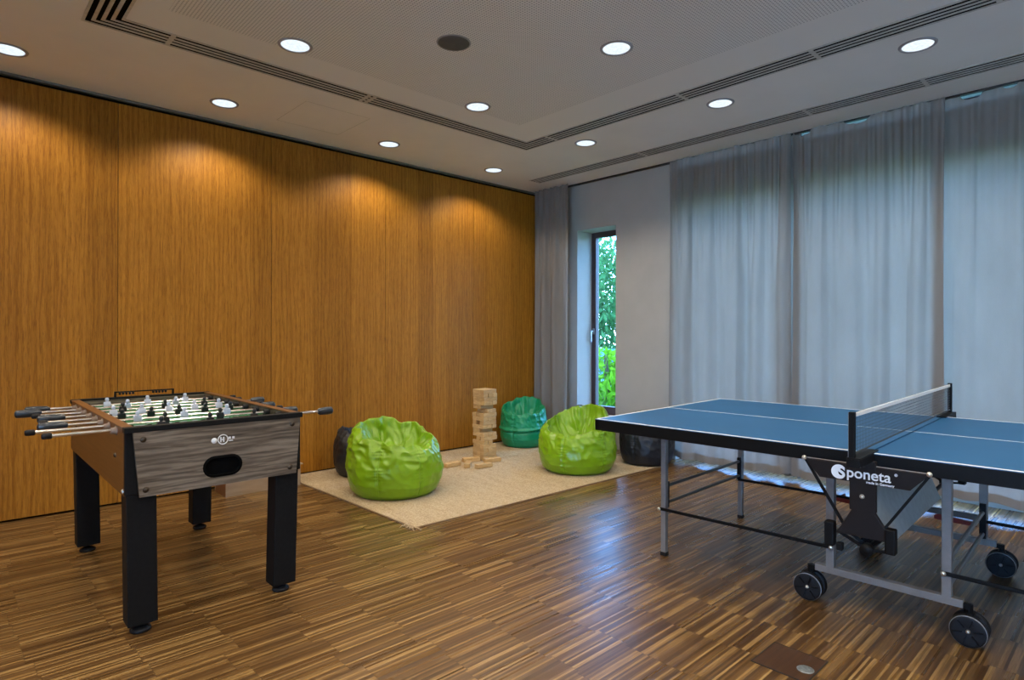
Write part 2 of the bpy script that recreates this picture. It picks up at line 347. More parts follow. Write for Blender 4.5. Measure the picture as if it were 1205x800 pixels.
# left wall, oak panels 1.11 m wide with hairline joints
mb = MB()
ys = [YB] + [0.919 + 1.108 * k for k in range(-3, 4)] + [YW + 0.02]
for a, b in zip(ys[:-1], ys[1:]): mb.box(XW - 0.03, XW, a + 0.0015, b - 0.0015, 0.014, ZC - 0.040)
struct('wall_left', mb, M['wall'], 'oak veneer panelled wall')
bk = MB().box(XW - 0.10, XW - 0.028, YB, 5.62, 0, ZC).build('wall_left_backing', M['black'], bpy.data.objects['wall_left'])
struct('trim_1', MB().box(XW - 0.028, XW + 0.012, YB, YW, ZC - 0.016, ZC - 0.002), M['greytrim'], 'thin metal strip between oak wall and ceiling')
struct('wall_back', MB().box(XW - 0.1, XR + 0.1, YB - 0.1, YB, 0, 0.2).box(XW - 0.1, XR + 0.1, YB - 0.1, YB, 2.6, ZC).box(XW - 0.1, 0.0, YB - 0.1, YB, 0.2, 2.6).box(2.6, XR + 0.1, YB - 0.1, YB, 0.2, 2.6), M['plaster'], 'plain plaster wall behind the viewer')
struct('wall_right', MB().box(XR, XR + 0.1, YB, 5.62, 0, ZC + 0.4), M['plaster'], 'plain plaster wall on the right, out of frame')
# front wall: pier with the narrow window, then glazing behind the curtains
WX0, WX1, WZ0, WZ1 = -4.535, -3.992, 0.315, 2.415
mb = MB().box(XW - 0.1, WX0, YW, 5.60, 0, ZC).box(WX1, -3.26, YW, 5.60, 0, ZC).box(WX0, WX1, YW, 5.60, WZ1, ZC).box(WX0, WX1, YW, 5.60, 0, WZ0)
struct('wall_front', mb, M['plaster'], 'pale plaster wall around the narrow window')
struct('wall_lintel', MB().box(-3.26, XR, 5.50, 5.62, 0, 0.07).box(-3.26, XR, 5.32, 5.535, 2.50, 2.86), M['plaster'], 'lintel above the glazing behind the curtains')  # the low box is an unseen sill added to cut daylight under the curtains
def window(name, x0, x1, z0, z1, yf, fw=0.055, label='', handle_x=None, mull=()):
    e = empty(name, (0, 0, 0)); tag(e, label, 'window', None, 'structure')
    f = MB().box(x0, x0 + fw, yf, yf + 0.06, z0, z1).box(x1 - fw, x1, yf, yf + 0.06, z0, z1).box(x0 + fw, x1 - fw, yf, yf + 0.06, z1 - fw, z1).box(x0 + fw, x1 - fw, yf, yf + 0.06, z0, z0 + fw * 1.5)
    for m_ in mull: f.box(m_ - fw / 2, m_ + fw / 2, yf, yf + 0.06, z0 + fw * 1.5, z1 - fw)
    f.build('window_frame', M['framew'], e, 0.004)
    MB().box(x0 + fw, x1 - fw, yf + 0.028, yf + 0.034, z0 + fw * 1.5, z1 - fw).build('window_pane', M['glass'], e)
    if handle_x is not None:
        zz = 1.27
        h = MB().box(handle_x - 0.014, handle_x + 0.014, yf - 0.012, yf, zz - 0.035, zz + 0.035).tube([(handle_x, yf - 0.01, zz), (handle_x, yf - 0.05, zz)], 0.008)
        h.bar((handle_x, yf - 0.05, zz + 0.008), (handle_x, yf - 0.05, zz - 0.125), 0.02, 0.014); h.build('window_handle', M['handle'], e, 0.003)
    return e
window('window_1', WX0, WX1 + 0.0, WZ0, WZ1, 5.535, 0.062, 'tall narrow brown framed window in the pale wall', WX0 + 0.034)
window('window_2', -3.26, XR, 0.07, ZC + 0.06, 5.54, 0.06, 'wide glazing hidden behind the grey curtains', None, (-1.9, -0.55, 0.8, 2.15))
window('fill_window', 0.0, 2.6, 0.2, 2.6, YB - 0.09, 0.06, 'unseen window added behind the viewer for daylight fill', None, (1.3,))  # unseen opening invented so sky light fills the ceiling and room
struct('trim_2', MB().box(XW, XR, YW - 0.060, YW - 0.030, ZC - 0.014, ZC), M['shadowgap'], 'dark curtain rail along the ceiling edge')

# ------------------------------------------------------------------ garden outside (seen through the narrow window)
struct('ground', MB().box(-60, 30, 5.62, 60, -0.25, -0.12), M['grass'], 'lawn outside the windows')
struct('ground_bounce', MB().box(-12, 12, -16, YB - 0.1, -0.25, -0.06), simple('pale_bounce_surface', (0.62, 0.58, 0.52, 1), 0.9, var=0.06, scale=2), 'pale light-bouncing ground added outside the rear fill window')  # pale slab added out of view to bounce sky light onto the ceiling
def foliage(name, cx, cy, z0, z1, rad, n, size, mat, label, group=None, cat='shrub', seed=1):
    rnd = random.Random(seed); mb = MB(); cz = (z0 + z1) / 2; hz = (z1 - z0) / 2
    for _ in range(n):
        while True:
            a, b, c = rnd.uniform(-1, 1), rnd.uniform(-1, 1), rnd.uniform(-1, 1)
            if a * a + b * b + c * c < 1: break
        p = Vector((cx + a * rad, cy + b * rad, cz + c * hz)); s_ = size * rnd.uniform(0.6, 1.3)
        R_ = Euler((rnd.uniform(0, 6.28), rnd.uniform(0, 6.28), rnd.uniform(0, 6.28))).to_matrix()
        q = [p + R_ @ Vector(k) for k in ((-s_, 0, 0), (-s_ * 0.2, s_ * 0.42, s_ * 0.1), (s_, 0, 0), (-s_ * 0.2, -s_ * 0.42, s_ * 0.1))]
        mb.add(q, [(0, 1, 2, 3)])
    o = mb.build(name, mat); tr = MB().tube([(cx, cy, -0.13), (cx + 0.03, cy, cz), (cx, cy, z1 - 0.2 * hz)], 0.05, 8, radii=[0.07, 0.05, 0.02]); tr.build('trunk', M['bark'], o)
    return tag(o, label, cat, group)
foliage('garden_shrub', -5.55, 7.1, -0.1, 1.05, 0.5, 700, 0.09, M['leaf2'], 'bright green shrub low outside the narrow window', seed=2)
foliage('garden_tree', -17.0, 20.6, -0.1, 5.6, 2.6, 5200, 0.17, M['leaf'], 'blue-green leafy tree filling the upper window view', cat='tree', seed=3)
foliage('garden_tree', -11.6, 22.5, -0.1, 5.2, 2.4, 3800, 0.17, M['leaf'], 'leafy tree standing beyond the right edge of the narrow window', cat='tree', seed=9)
fe = empty('garden_fence', (0, 0, 0)); tag(fe, 'blue painted slatted fence low behind the bright garden shrub', 'fence')
fb = MB()
for i in range(48): fb.box(-9.0 + i * 0.11, -8.92 + i * 0.11, 7.74, 7.77, -0.12, 1.0)
fb.build('slats', M['fence'], fe); MB().box(-9.0, -3.8, 7.77, 7.81, 0.15, 0.22).box(-9.0, -3.8, 7.77, 7.81, 0.75, 0.82).build('rails', M['fence'], fe)

# ------------------------------------------------------------------ ceiling fittings
def lamp_proto():
    e = empty('ceiling_downlight', (0, 0, ZC))
    MB().lathe([(0.080, -0.001), (0.081, -0.006), (0.088, -0.008), (0.096, -0.006), (0.099, -0.0005)]).build('trim_ring', M['ring'], e)
    MB().lathe([(0.0005, -0.0045), (0.05, -0.0042), (0.080, -0.003)]).build('diffuser', M['lens'], e)
    l = bpy.data.lights.new('lamp_beam', 'SPOT'); l.energy = LAMP_W; l.color = (1.0, 0.885, 0.73); l.spot_size = math.radians(138); l.spot_blend = 0.5; l.shadow_soft_size = 0.05
    lo = bpy.data.objects.new('lamp_beam', l); COL.objects.link(lo); lo.parent = e; lo.location = (0, 0, -0.02)
    return e
LX = [-4.715, -3.48, -2.20, -0.963, 0.30, 1.55, 2.80]; LY = [4.16, 2.91, 1.51, 0.28, -0.95, -2.2]
SEEN = {(0, 0): 'recessed round downlight nearest the corner where oak wall meets curtains',
        (0, 1): 'recessed round downlight, second from the corner along the oak wall',
        (0, 2): 'recessed round downlight above the oak wall, left of the ceiling hatch outline',
        (0, 3): 'recessed round downlight cut by the left edge of the photo',
        (1, 0): 'small recessed downlight between the inner vent corner and the window curtains',
        (1, 1): 'recessed downlight just inside the far corner of the slot vent frame',
        (1, 2): 'large recessed downlight in the perforated ceiling, left of the speaker',
        (2, 0): 'recessed downlight between the two slot vents, middle of the row by the curtains',
        (2, 1): 'large bright recessed downlight in the perforated ceiling, right of the speaker',
        (3, 0): 'brightest recessed downlight at the upper right between the slot vents'}
proto = lamp_proto(); first = True
for i, x in enumerate(LX):
    for j, y in enumerate(LY):
        o = proto if first else copy_tree(proto); first = False
        o.location = (x, y, ZC)
        if (i, j) in SEEN: tag(o, SEEN[(i, j)], 'ceiling light', 'round ceiling downlights')
        else: tag(o, 'recessed round downlight in the part of ceiling outside the photo', 'ceiling light', 'ceiling downlights outside the photo')
# loudspeaker
e = empty('ceiling_speaker', (-2.811, 2.168, ZC)); tag(e, 'dark round loudspeaker grille set into the perforated ceiling', 'speaker')
MB().lathe([(0.0005, -0.010), (0.06, -0.010), (0.088, -0.007), (0.092, -0.0045)]).build('grille', M['speaker'], e)
MB().lathe([(0.090, -0.0045), (0.096, -0.006), (0.102, -0.0005)]).build('trim_ring', M['ring'], e)
# slot vents
def vent_run(p0, p1, wd, seams, label, slots=4, m0=0, m1=0):
    # p0 -> p1 along the run (outer edge on the left), mitre m0, m1 in metres at the ends
    p0 = Vector((*p0, 0)); p1 = Vector((*p1, 0)); d = (p1 - p0); L = d.length; d.normalize(); nrm = Vector((-d.y, d.x, 0))
    e = empty('ceiling_vent', (p0.x, p0.y, ZC), math.atan2(d.y, d.x)); tag(e, label, 'ceiling vent', 'linear slot vents')
    k0 = m0 / wd; k1 = m1 / wd
    def strip(mb, a, b, za, zb):
        vs = [(k0 * a, a, za), (L - k1 * a, a, za), (L - k1 * b, b, za), (k0 * b, b, za), (k0 * a, a, zb), (L - k1 * a, a, zb), (L - k1 * b, b, zb), (k0 * b, b, zb)]
        mb.add(vs, [(0, 1, 2, 3), (4, 5, 6, 7), (0, 1, 5, 4), (1, 2, 6, 5), (2, 3, 7, 6), (3, 0, 4, 7)])
    bk = MB(); sg = 1 if wd > 0 else -1; strip(bk, sg * 0.004, wd - sg * 0.004, -0.0022, -0.0005); bk.build('slot_backing', M['black'], e)
    pitch = (wd - sg * 0.012) / slots; bar = pitch * 0.46
    fr = MB(); sg = 1 if wd > 0 else -1; strip(fr, -sg * 0.004, sg * 0.010, -0.0058, -0.0005); strip(fr, wd - sg * 0.010, wd + sg * 0.004, -0.0058, -0.0005); fr.build('frame', M['vent'], e)
    for k in range(1, slots):
        c = sg * 0.006 + pitch * k; s_ = MB(); strip(s_, c - bar / 2, c + bar / 2, -0.0055, -0.0028); s_.build('slat', M['vent'], e)
    if seams:
        b = MB()
        for q in seams: b.box(q - 0.012, q + 0.012, 0, wd, -0.0062, -0.002)
        b.build('joint_plate', M['vent'], e)
VW = 0.165
# inner frame of vents: oak side, window side, near side (outer edge first)
vent_run((-3.99, 0.545), (-3.99, 3.925), -VW, (0.41, 1.665, 1.71), 'long slot vent running along the oak wall, left side of the vent frame', m0=VW, m1=VW)
vent_run((-3.99, 3.925), (3.0, 3.925), -VW, (0.39, 1.665, 2.57, 3.44, 4.6), 'long slot vent beside the curtain row of downlights, window side of vent frame', m0=VW, m1=0)
vent_run((3.0, 0.545), (-3.99, 0.545), -VW, (), 'wide-looking slot vent at the upper left edge of the photo', m0=0, m1=VW)
vent_run((-4.76, 4.89), (3.2, 4.89), -VW, (1.435, 2.93, 3.69, 5.0), 'outer slot vent closest to and parallel with the window curtains')

# ------------------------------------------------------------------ curtains
def curtain(x0, x1, label, seed, z0=0.045, zr=0.0, y=5.185, amp=0.028, pleat=0.115, group='floor length grey curtains', sag=()):
    rnd = random.Random(seed); n = max(30, int((x1 - x0) / 0.009)); m = 46
    npl = max(3, int((x1 - x0) / pleat)); ph = [rnd.uniform(-0.9, 0.9) for _ in range(npl + 3)]; am = [rnd.uniform(0.45, 1.25) for _ in range(npl + 3)]
    vs = []; fs = []
    for j in range(m + 1):
        t = j / m; tt = t ** 1.3
        for i in range(n + 1):
            x = x0 + (x1 - x0) * i / n; s_ = (x - x0) / (x1 - x0) * npl
            k = int(s_); fr = s_ - k
            a_ = am[k] * (1 - fr) + am[k + 1] * fr; p_ = ph[k] * (1 - fr) + ph[k + 1] * fr
            wt = min(1.0, max(0.0, (tt - 0.02) / 0.38)); wt = wt * wt * (3 - 2 * wt)
            fine = math.sin(2 * PI * s_ * 2 + p_ * 1.5) * 0.5 + math.sin(2 * PI * s_ + p_) * 0.6
            broad = math.sin(2 * PI * s_ * 0.5 + p_) * 1.0 + 0.30 * math.sin(2 * PI * s_ * 1.0 + 2 * p_) * (1 - 0.5 * wt)
            dy = amp * (a_ * fine * (1 - wt) * 0.75 + (0.35 + 0.65 * a_) * broad * (0.30 + 0.85 * wt))
            dy += 0.006 * noise.noise(Vector((x * 3, t * 2.2, seed)))
            zt = ZC - 0.012
            for (sx_, sw_, sd_) in sag:
                q = abs(x - sx_) / sw_
                if q < 1: zt -= sd_ * math.sqrt(1 - q * q)
            zb = z0 + zr * (x - x0) + 0.010 * math.sin(x * 5 + seed) + 0.006 * math.sin(x * 23)
            z = zt + (zb - zt) * t
            vs.append((x + 0.006 * math.sin(t * 5 + k), y + dy, z))
    for j in range(m):
        for i in range(n):
            a = j * (n + 1) + i; fs.append((a, a + 1, a + n + 2, a + n + 1))
    e = empty('curtain', ((x0 + x1) / 2, y, 0)); tag(e, label, 'curtain', group)
    o = MB().add(vs, fs, True).build('curtain_cloth', M['curtain'], e); o.location = (-(x0 + x1) / 2, -y, 0)
    # gathering tape and hem as their own strips, following the cloth
    def strip(j0, j1, nm, dy_):
        q = []; g = []
        rows = [j0, j1]
        for t_ in (0, 1):
            for i in range(n + 1):
                p = vs[rows[t_] * (n + 1) + i]; q.append((p[0], p[1] + dy_, p[2]))
        for i in range(n): g.append((i, i + 1, n + 2 + i, n + 1 + i))
        so = MB().add(q, g, True).build(nm, M['curtain'], e); so.location = o.location
    strip(m - 1, m, 'hem', -0.002)
    return e
curtain(-5.045, -4.52, 'narrow gathered grey curtain in the corner beside the oak wall', 3, y=5.12, amp=0.034, pleat=0.085, z0=0.03)
curtain(-3.275, -2.108, 'grey curtain panel just right of the pale wall', 5, z0=0.035, zr=0.02)
curtain(-2.085, -1.036, 'grey curtain panel behind the table tennis net, blue light above it', 8, z0=0.06, zr=0.02, sag=((-2.02, 0.06, 0.045), (-1.60, 0.10, 0.042)))
curtain(-1.115, 0.12, 'grey curtain panel at the right edge of the photo', 12, z0=0.075, zr=0.0, y=5.236, amp=0.014, sag=((-0.90, 0.06, 0.040), (-0.68, 0.04, 0.022)))
curtain(-2.19, -2.045, 'thin grey curtain fold hanging in the dark gap between two panels', 2, y=5.243, amp=0.020, pleat=0.022, z0=0.04)
for k in range(3):
    curtain(0.085 + 1.16 * k, 1.285 + 1.16 * k, 'grey curtain panel beyond the right edge of the photo', 20 + k, z0=0.06, y=(5.172, 5.222, 5.172)[k], amp=0.016, group='curtains outside the photo')

# ------------------------------------------------------------------ rug
def rug():
    c = [(-5.125, 2.145), (-3.225, 2.185), (-3.165, 5.0), (-5.1, 5.0)]
    e = empty('rug', ((c[0][0] + c[1][0]) / 2, 3.6, 0)); tag(e, 'woven beige sisal rug under the green bean bags and block tower', 'rug')
    nx, ny = 60, 80; vs = []; fs = []
    def pt(a, b, z):
        p = (Vector(c[0]) * (1 - a) + Vector(c[1]) * a) * (1 - b) + (Vector(c[3]) * (1 - a) + Vector(c[2]) * a) * b
        return (p.x - e.location.x, p.y - e.location.y, z)
    for j in range(ny + 1):
        for i in range(nx + 1):
            a, b = i / nx, j / ny
            z = 0.007 + 0.0012 * noise.noise(Vector((a * 6, b * 9, 0)))
            vs.append(pt(a, b, z))
    for j in range(ny):
        for i in range(nx): q = j * (nx + 1) + i; fs.append((q, q + 1, q + nx + 2, q + nx + 1))
    MB().add(vs, fs, True).build('rug_weave', M['rug'], e)
    bd = MB()
    for (p, q) in (((0, 0), (1, 0)), ((1, 0), (1, 1)), ((1, 1), (0, 1)), ((0, 1), (0, 0))):
        bd.bar(pt(p[0], p[1], 0.0042), pt(q[0], q[1], 0.0042), 0.012, 0.0075)
    bd.build('bound_edge', simple('rug_binding', (0.20, 0.125, 0.06, 1), 0.9), e)
    fr = MB(); rnd = random.Random(4)
    for k in range(34):
        a = pt(0.955 + rnd.uniform(0, 0.05), rnd.uniform(-0.004, 0.006), 0.006); ang = rnd.uniform(-2.8, 0.2); L = rnd.uniform(0.02, 0.06)
        m_ = (a[0] + L * 0.5 * math.cos(ang), a[1] + L * 0.5 * math.sin(ang), 0.012); z_ = (a[0] + L * math.cos(ang + 0.5), a[1] + L * math.sin(ang + 0.5), 0.003)
        fr.tube([a, m_, z_], 0.0022, 5)
    tag(fr.build('frayed_corner', M['rug'], e), 'frayed loose fibres at the rug corner', None, None, 'stuff')
    return e
rug()

# ------------------------------------------------------------------ bean bags
def bean_bag(cx, cy, r, label, mat, seed, top, dip_dir=0.0, back=0.0, base=0.008, peak=0.50, wr=1.0, group='bean bags', mouth=0.70, deep=0.15, fold=0.0):
    """top: list of (screen angle in degrees, rim height); 0 = picture right, 90 = away from the camera"""
    d = Vector((cx, cy, 0)).normalized(); right = Vector((d.y, -d.x, 0))
    e = empty('bean_bag', (cx, cy, base)); e.rotation_euler = (0, 0, math.atan2(right.y, right.x)); tag(e, label, 'bean bag', group)
    NA, NP = 220, 110; rnd = random.Random(seed)
    seams = [rnd.uniform(0, 0.3) + k * PI / 3 for k in range(6)]
    tp = sorted([(math.radians(a), h) for a, h in top]); tp = [(tp[-1][0] - 2 * PI, tp[-1][1])] + tp + [(tp[0][0] + 2 * PI, tp[0][1])]
    def rim(a):
        a %= 2 * PI
        for (a0, h0), (a1, h1) in zip(tp[:-1], tp[1:]):
            if a0 <= a <= a1:
                f = (a - a0) / (a1 - a0 + 1e-9); f = f * f * (3 - 2 * f); return h0 + (h1 - h0) * f
        return tp[0][1]
    vs = []; fs = []
    for j in range(NP + 1):
        t = j / NP
        for i in range(NA):
            a = 2 * PI * i / NA; hr = rim(a)
            if t < 0.08:
                q = t / 0.08; rr = r * 0.80 * q; z = 0.0
            elif t < 0.72:
                q = (t - 0.08) / 0.64                       # side
                z = hr * (1.28 * q - 0.28 * q ** 3)
                prof = [(0, 0.80), (0.06, 0.90), (0.2, 0.985), (0.36, 1.0), (0.55, 0.98), (0.72, 0.94), (0.88, 0.45 + 0.55 * mouth), (1.0, mouth)]
                for (p0, r0), (p1, r1) in zip(prof[:-1], prof[1:]):
                    if p0 <= q <= p1:
                        f = (q - p0) / (p1 - p0); rr = r * (r0 + (r1 - r0) * f); break
            else:
                q = (t - 0.72) / 0.28                        # crater
                rr = r * (mouth * (1 - q) ** 0.8)
                z = hr - deep * math.sin(min(1, q * 1.3) * PI / 2) * (hr / 0.5) - 0.02 * q
                z = z * (1 - q) + (min(h for _, h in top) - 0.09) * q
            P_ = Vector((math.cos(a) * 1.7, math.sin(a) * 1.7, z * 5 + seed))
            side = max(0.0, min(1.0, (t - 0.10) / 0.1))
            up = max(0.0, min(1.0, (z - 0.12) / 0.25))
            # diagonal creases and fine puckers beside the seams
            cr_ = 1 - abs(noise.noise(Vector((math.cos(a) * 2.6 + z * 3.5, math.sin(a) * 2.6 - z * 3.0, z * 8.0 + seed * 1.7)))) * 2.2
            cr2 = 1 - abs(noise.noise(Vector((math.cos(a) * 5.5 + z * 5, math.sin(a) * 5.5, z * 17.0 + seed)))) * 2.2
            dr = (0.016 * noise.noise(P_) + 0.016 * (0.25 + up) * (cr_ - 0.5) + 0.007 * (0.5 + up) * (cr2 - 0.5)) * side * wr
            for sa in seams:
                dd = abs((a - sa + PI) % (2 * PI) - PI)
                if dd < 0.30:
                    kx = math.exp(-(dd / 0.12) ** 2); dr -= 0.010 * math.exp(-(dd / 0.025) ** 2) * side
                    dr += 0.0026 * kx * math.sin(z * 210 + 3 * math.sin(z * 40 + sa)) * side * wr
            if t > 0.60:
                g = min(1, (t - 0.60) / 0.12)
                dr += 0.045 * g * noise.noise(Vector((math.cos(a) * 2.2, math.sin(a) * 2.2, seed + 5 + t * 4)))
                z += 0.022 * g * noise.noise(Vector((math.cos(a) * 2.7 + 9, math.sin(a) * 2.7, seed + t * 9))) + 0.014 * g * (1 - 2.2 * abs(noise.noise(Vector((math.cos(a) * 3.2, math.sin(a) * 3.2, seed + t * 9)))))
            if fold and t < 0.72:
                zf = fold + 0.018 * math.sin(a * 1.0 + 0.6); dr += 0.016 * math.exp(-((z - zf - 0.018) / 0.016) ** 2) * side - 0.016 * math.exp(-((z - zf + 0.006) / 0.010) ** 2) * side
            rr2 = max(0.0, rr + dr * (1 if rr > 0.06 else rr / 0.06))
            z = max(z, 0.0)
            vs.append((rr2 * math.cos(a), rr2 * math.sin(a), z))
    for j in range(NP):
        for i in range(NA): fs.append((j * NA + i, j * NA + (i + 1) % NA, (j + 1) * NA + (i + 1) % NA, (j + 1) * NA + i))
    fs.append(tuple(NP * NA + k for k in range(NA)))
    MB().add(vs, fs, True).build('bag_cover', mat, e)
    # stitched seams
    for si, sa in enumerate(seams):
        i = int(round(sa / (2 * PI) * NA)) % NA; pts = [Vector(vs[j * NA + i]) for j in range(int(NP * 0.12), int(NP * 0.70), 2)]
        pts = [Vector((p.x * 1.004, p.y * 1.004, p.z)) for p in pts]
        MB().tube(pts, 0.0022, 6).build('seam', mat, e)
    return e
bean_bag(-4.095, 2.585, 0.372, 'shiny lime green bean bag on the rug, nearest the foosball table', M['green'], 3,
         [(0, 0.40), (60, 0.49), (110, 0.54), (150, 0.53), (190, 0.51), (235, 0.43), (290, 0.375), (330, 0.38)], base=0.009, mouth=0.76, deep=0.17)
bean_bag(-3.625, 4.225, 0.352, 'lime green bean bag with a raised back, beside the corner of the blue table', M['green'], 11,
         [(0, 0.45), (45, 0.555), (90, 0.53), (140, 0.46), (180, 0.40), (230, 0.34), (270, 0.345), (320, 0.38)], base=0.009, mouth=0.80, deep=0.20)
bean_bag(-4.815, 4.70, 0.262, 'emerald green bean bag in the corner behind the block tower', M['teal'], 21,
         [(0, 0.42), (60, 0.50), (100, 0.50), (150, 0.46), (200, 0.40), (250, 0.35), (300, 0.36)], base=0.009, wr=0.8, mouth=0.86, deep=0.19, fold=0.19)
bean_bag(-3.36, 4.935, 0.258, 'black bean bag under the far left corner of the blue table', M['darkbag'], 31,
         [(0, 0.46), (90, 0.47), (180, 0.40), (270, 0.36)], base=0.009, wr=0.7)
bean_bag(-4.13, 4.86, 0.285, 'black bean bag below the narrow window, mostly hidden by the lime green one', M['darkbag'], 37,
         [(0, 0.44), (90, 0.46), (180, 0.34), (270, 0.36)], base=0.009, wr=0.7)
bean_bag(-4.79, 2.72, 0.27, 'black bean bag against the oak wall, peeking from behind the lime green one', M['darkbag'], 41,
         [(0, 0.30), (90, 0.36), (180, 0.40), (270, 0.36)], base=0.009, wr=0.7)

# ------------------------------------------------------------------ block tower
BL, BW, BH = 0.168, 0.0545, 0.0374
bp_ = MB().box(-BL / 2, BL / 2, -BW / 2, BW / 2, 0, BH).build('wooden_block', M['block'], None, 0.0038)
ORD = ['bottom', 'second', 'third', 'fourth', 'fifth', 'sixth', 'seventh', 'eighth', 'ninth', 'tenth', 'eleventh', 'twelfth', 'thirteenth', 'fourteenth', 'fifteenth', 'sixteenth', 'seventeenth', 'top']
TX, TY, TZ = -4.540, 3.898, 0.0085
missing = {(13, 1), (13, 2), (7, 1), (4, 2), (5, 0), (10, 2)}
missing = {(13, 2), (12, 0), (7, 2), (5, 0), (4, 2), (9, 1)}
used_b = False; rnd = random.Random(5)
for k in range(18):
    jx = (0.006 if 6 <= k <= 12 else 0.0)
    for m_ in range(3):
        if (k, m_) in missing: continue
        off = (m_ - 1) * (BW + 0.0014) + rnd.uniform(-0.0003, 0.0003); sl = rnd.uniform(-0.006, 0.006)
        o = bp_ if not used_b else bp_.copy()
        if used_b: COL.objects.link(o)
        used_b = True
        if k % 2 == 0:   # long side along x: ends face +x
            o.location = (TX + sl - jx, TY + off, TZ + k * (BH + 0.0007)); o.rotation_euler = (0, 0, 0)
            pos = ('near', 'middle', 'far')[m_] + ' end-on block'
        else:
            o.location = (TX + off - jx, TY + sl, TZ + k * (BH + 0.0007)); o.rotation_euler = (0, 0, PI / 2)
            pos = ('wall side', 'middle', 'room side')[m_] + ' block'
        lay = ('%s layer' % ORD[k])
        tag(o, 'wooden block in the tower, %s, %s' % (lay, pos), 'wooden block', 'stacked blocks of the tower')
loose = [((-4.475, 3.445), 1.64, 'loose wooden block lying leftmost on the rug before the tower'),
         ((-4.385, 3.560), 2.35, 'loose wooden block seen end-on between the two beside it at the tower foot'),
         ((-4.243, 3.630), 1.48, 'loose wooden block lying closest to the viewer before the tower'),
         ((-4.530, 3.715), 1.25, 'loose wooden block directly against the foot of the tower'),
         ((-4.375, 3.850), 1.30, 'loose wooden block at the right foot of the tower')]
for (p, a, lb) in loose:
    o = bp_.copy(); COL.objects.link(o); o.location = (p[0], p[1], TZ); o.rotation_euler = (0, 0, a); tag(o, lb, 'wooden block', 'loose blocks on the rug')

# ------------------------------------------------------------------ wooden box by the wall
def crate():
    x0, x1, y0, y1, h = -5.055, -4.80, 1.555, 2.135, 0.165
    e = empty('wooden_box', ((x0 + x1) / 2, (y0 + y1) / 2, 0)); tag(e, 'low pale wooden box against the oak wall, behind the foosball table', 'box')
    cx, cy = e.location.x, e.location.y; a, b = (x1 - x0) / 2, (y1 - y0) / 2; t = 0.012
    MB().box(a - t, a, -b, b, 0.001, h).build('side_panel', M['crate_l'], e, 0.001); MB().box(-a, -a + t, -b, b, 0.001, h).build('side_panel', M['crate_l'], e, 0.001)
    for s_ in (-1, 1):
        outer = [(-a + t + 0.001, 0.001), (a - t - 0.001, 0.001), (a - t - 0.001, h), (-a + t + 0.001, h)]
        plate_with_hole(outer, stadium(0, h * 0.66, 0.10, 0.028, 6), s_ * (b - t), s_ * b, lambda p, q, d: (p, d, q), 'end_panel', M['crate_d'], e)
    MB().box(-a + t, a - t, -b + t, b - t, 0.001, 0.010).build('bottom_panel', M['crate_l'], e)
    MB().box(-a, a + 0.004, -b, b + 0.02, h, h + 0.010).build('lid', M['crate_l'], e, 0.001)
crate()

# ------------------------------------------------------------------ floor box
e = empty('floor_socket_box', (-0.952, 2.34, 0)); tag(e, 'square wooden floor socket lid with a worn metal disc, flush in the parquet', 'floor box')
MB().box(-0.098, 0.098, -0.10, 0.10, 0.0003, 0.0022).build('lid', M['hatchm'], e)
fr = MB()
for a, b, c_, d in ((-0.102, -0.098, -0.104, 0.104), (0.098, 0.102, -0.104, 0.104), (-0.102, 0.102, -0.104, -0.1), (-0.102, 0.102, 0.1, 0.104)): fr.box(a, b, c_, d, 0.0003, 0.0026)
fr.build('frame', M['shadowgap'], e)
MB().lathe([(0.0005, 0.0050), (0.020, 0.0048), (0.026, 0.0040), (0.030, 0.0024)], (0.064, -0.014, 0)).build('metal_disc', M['disc'], e)

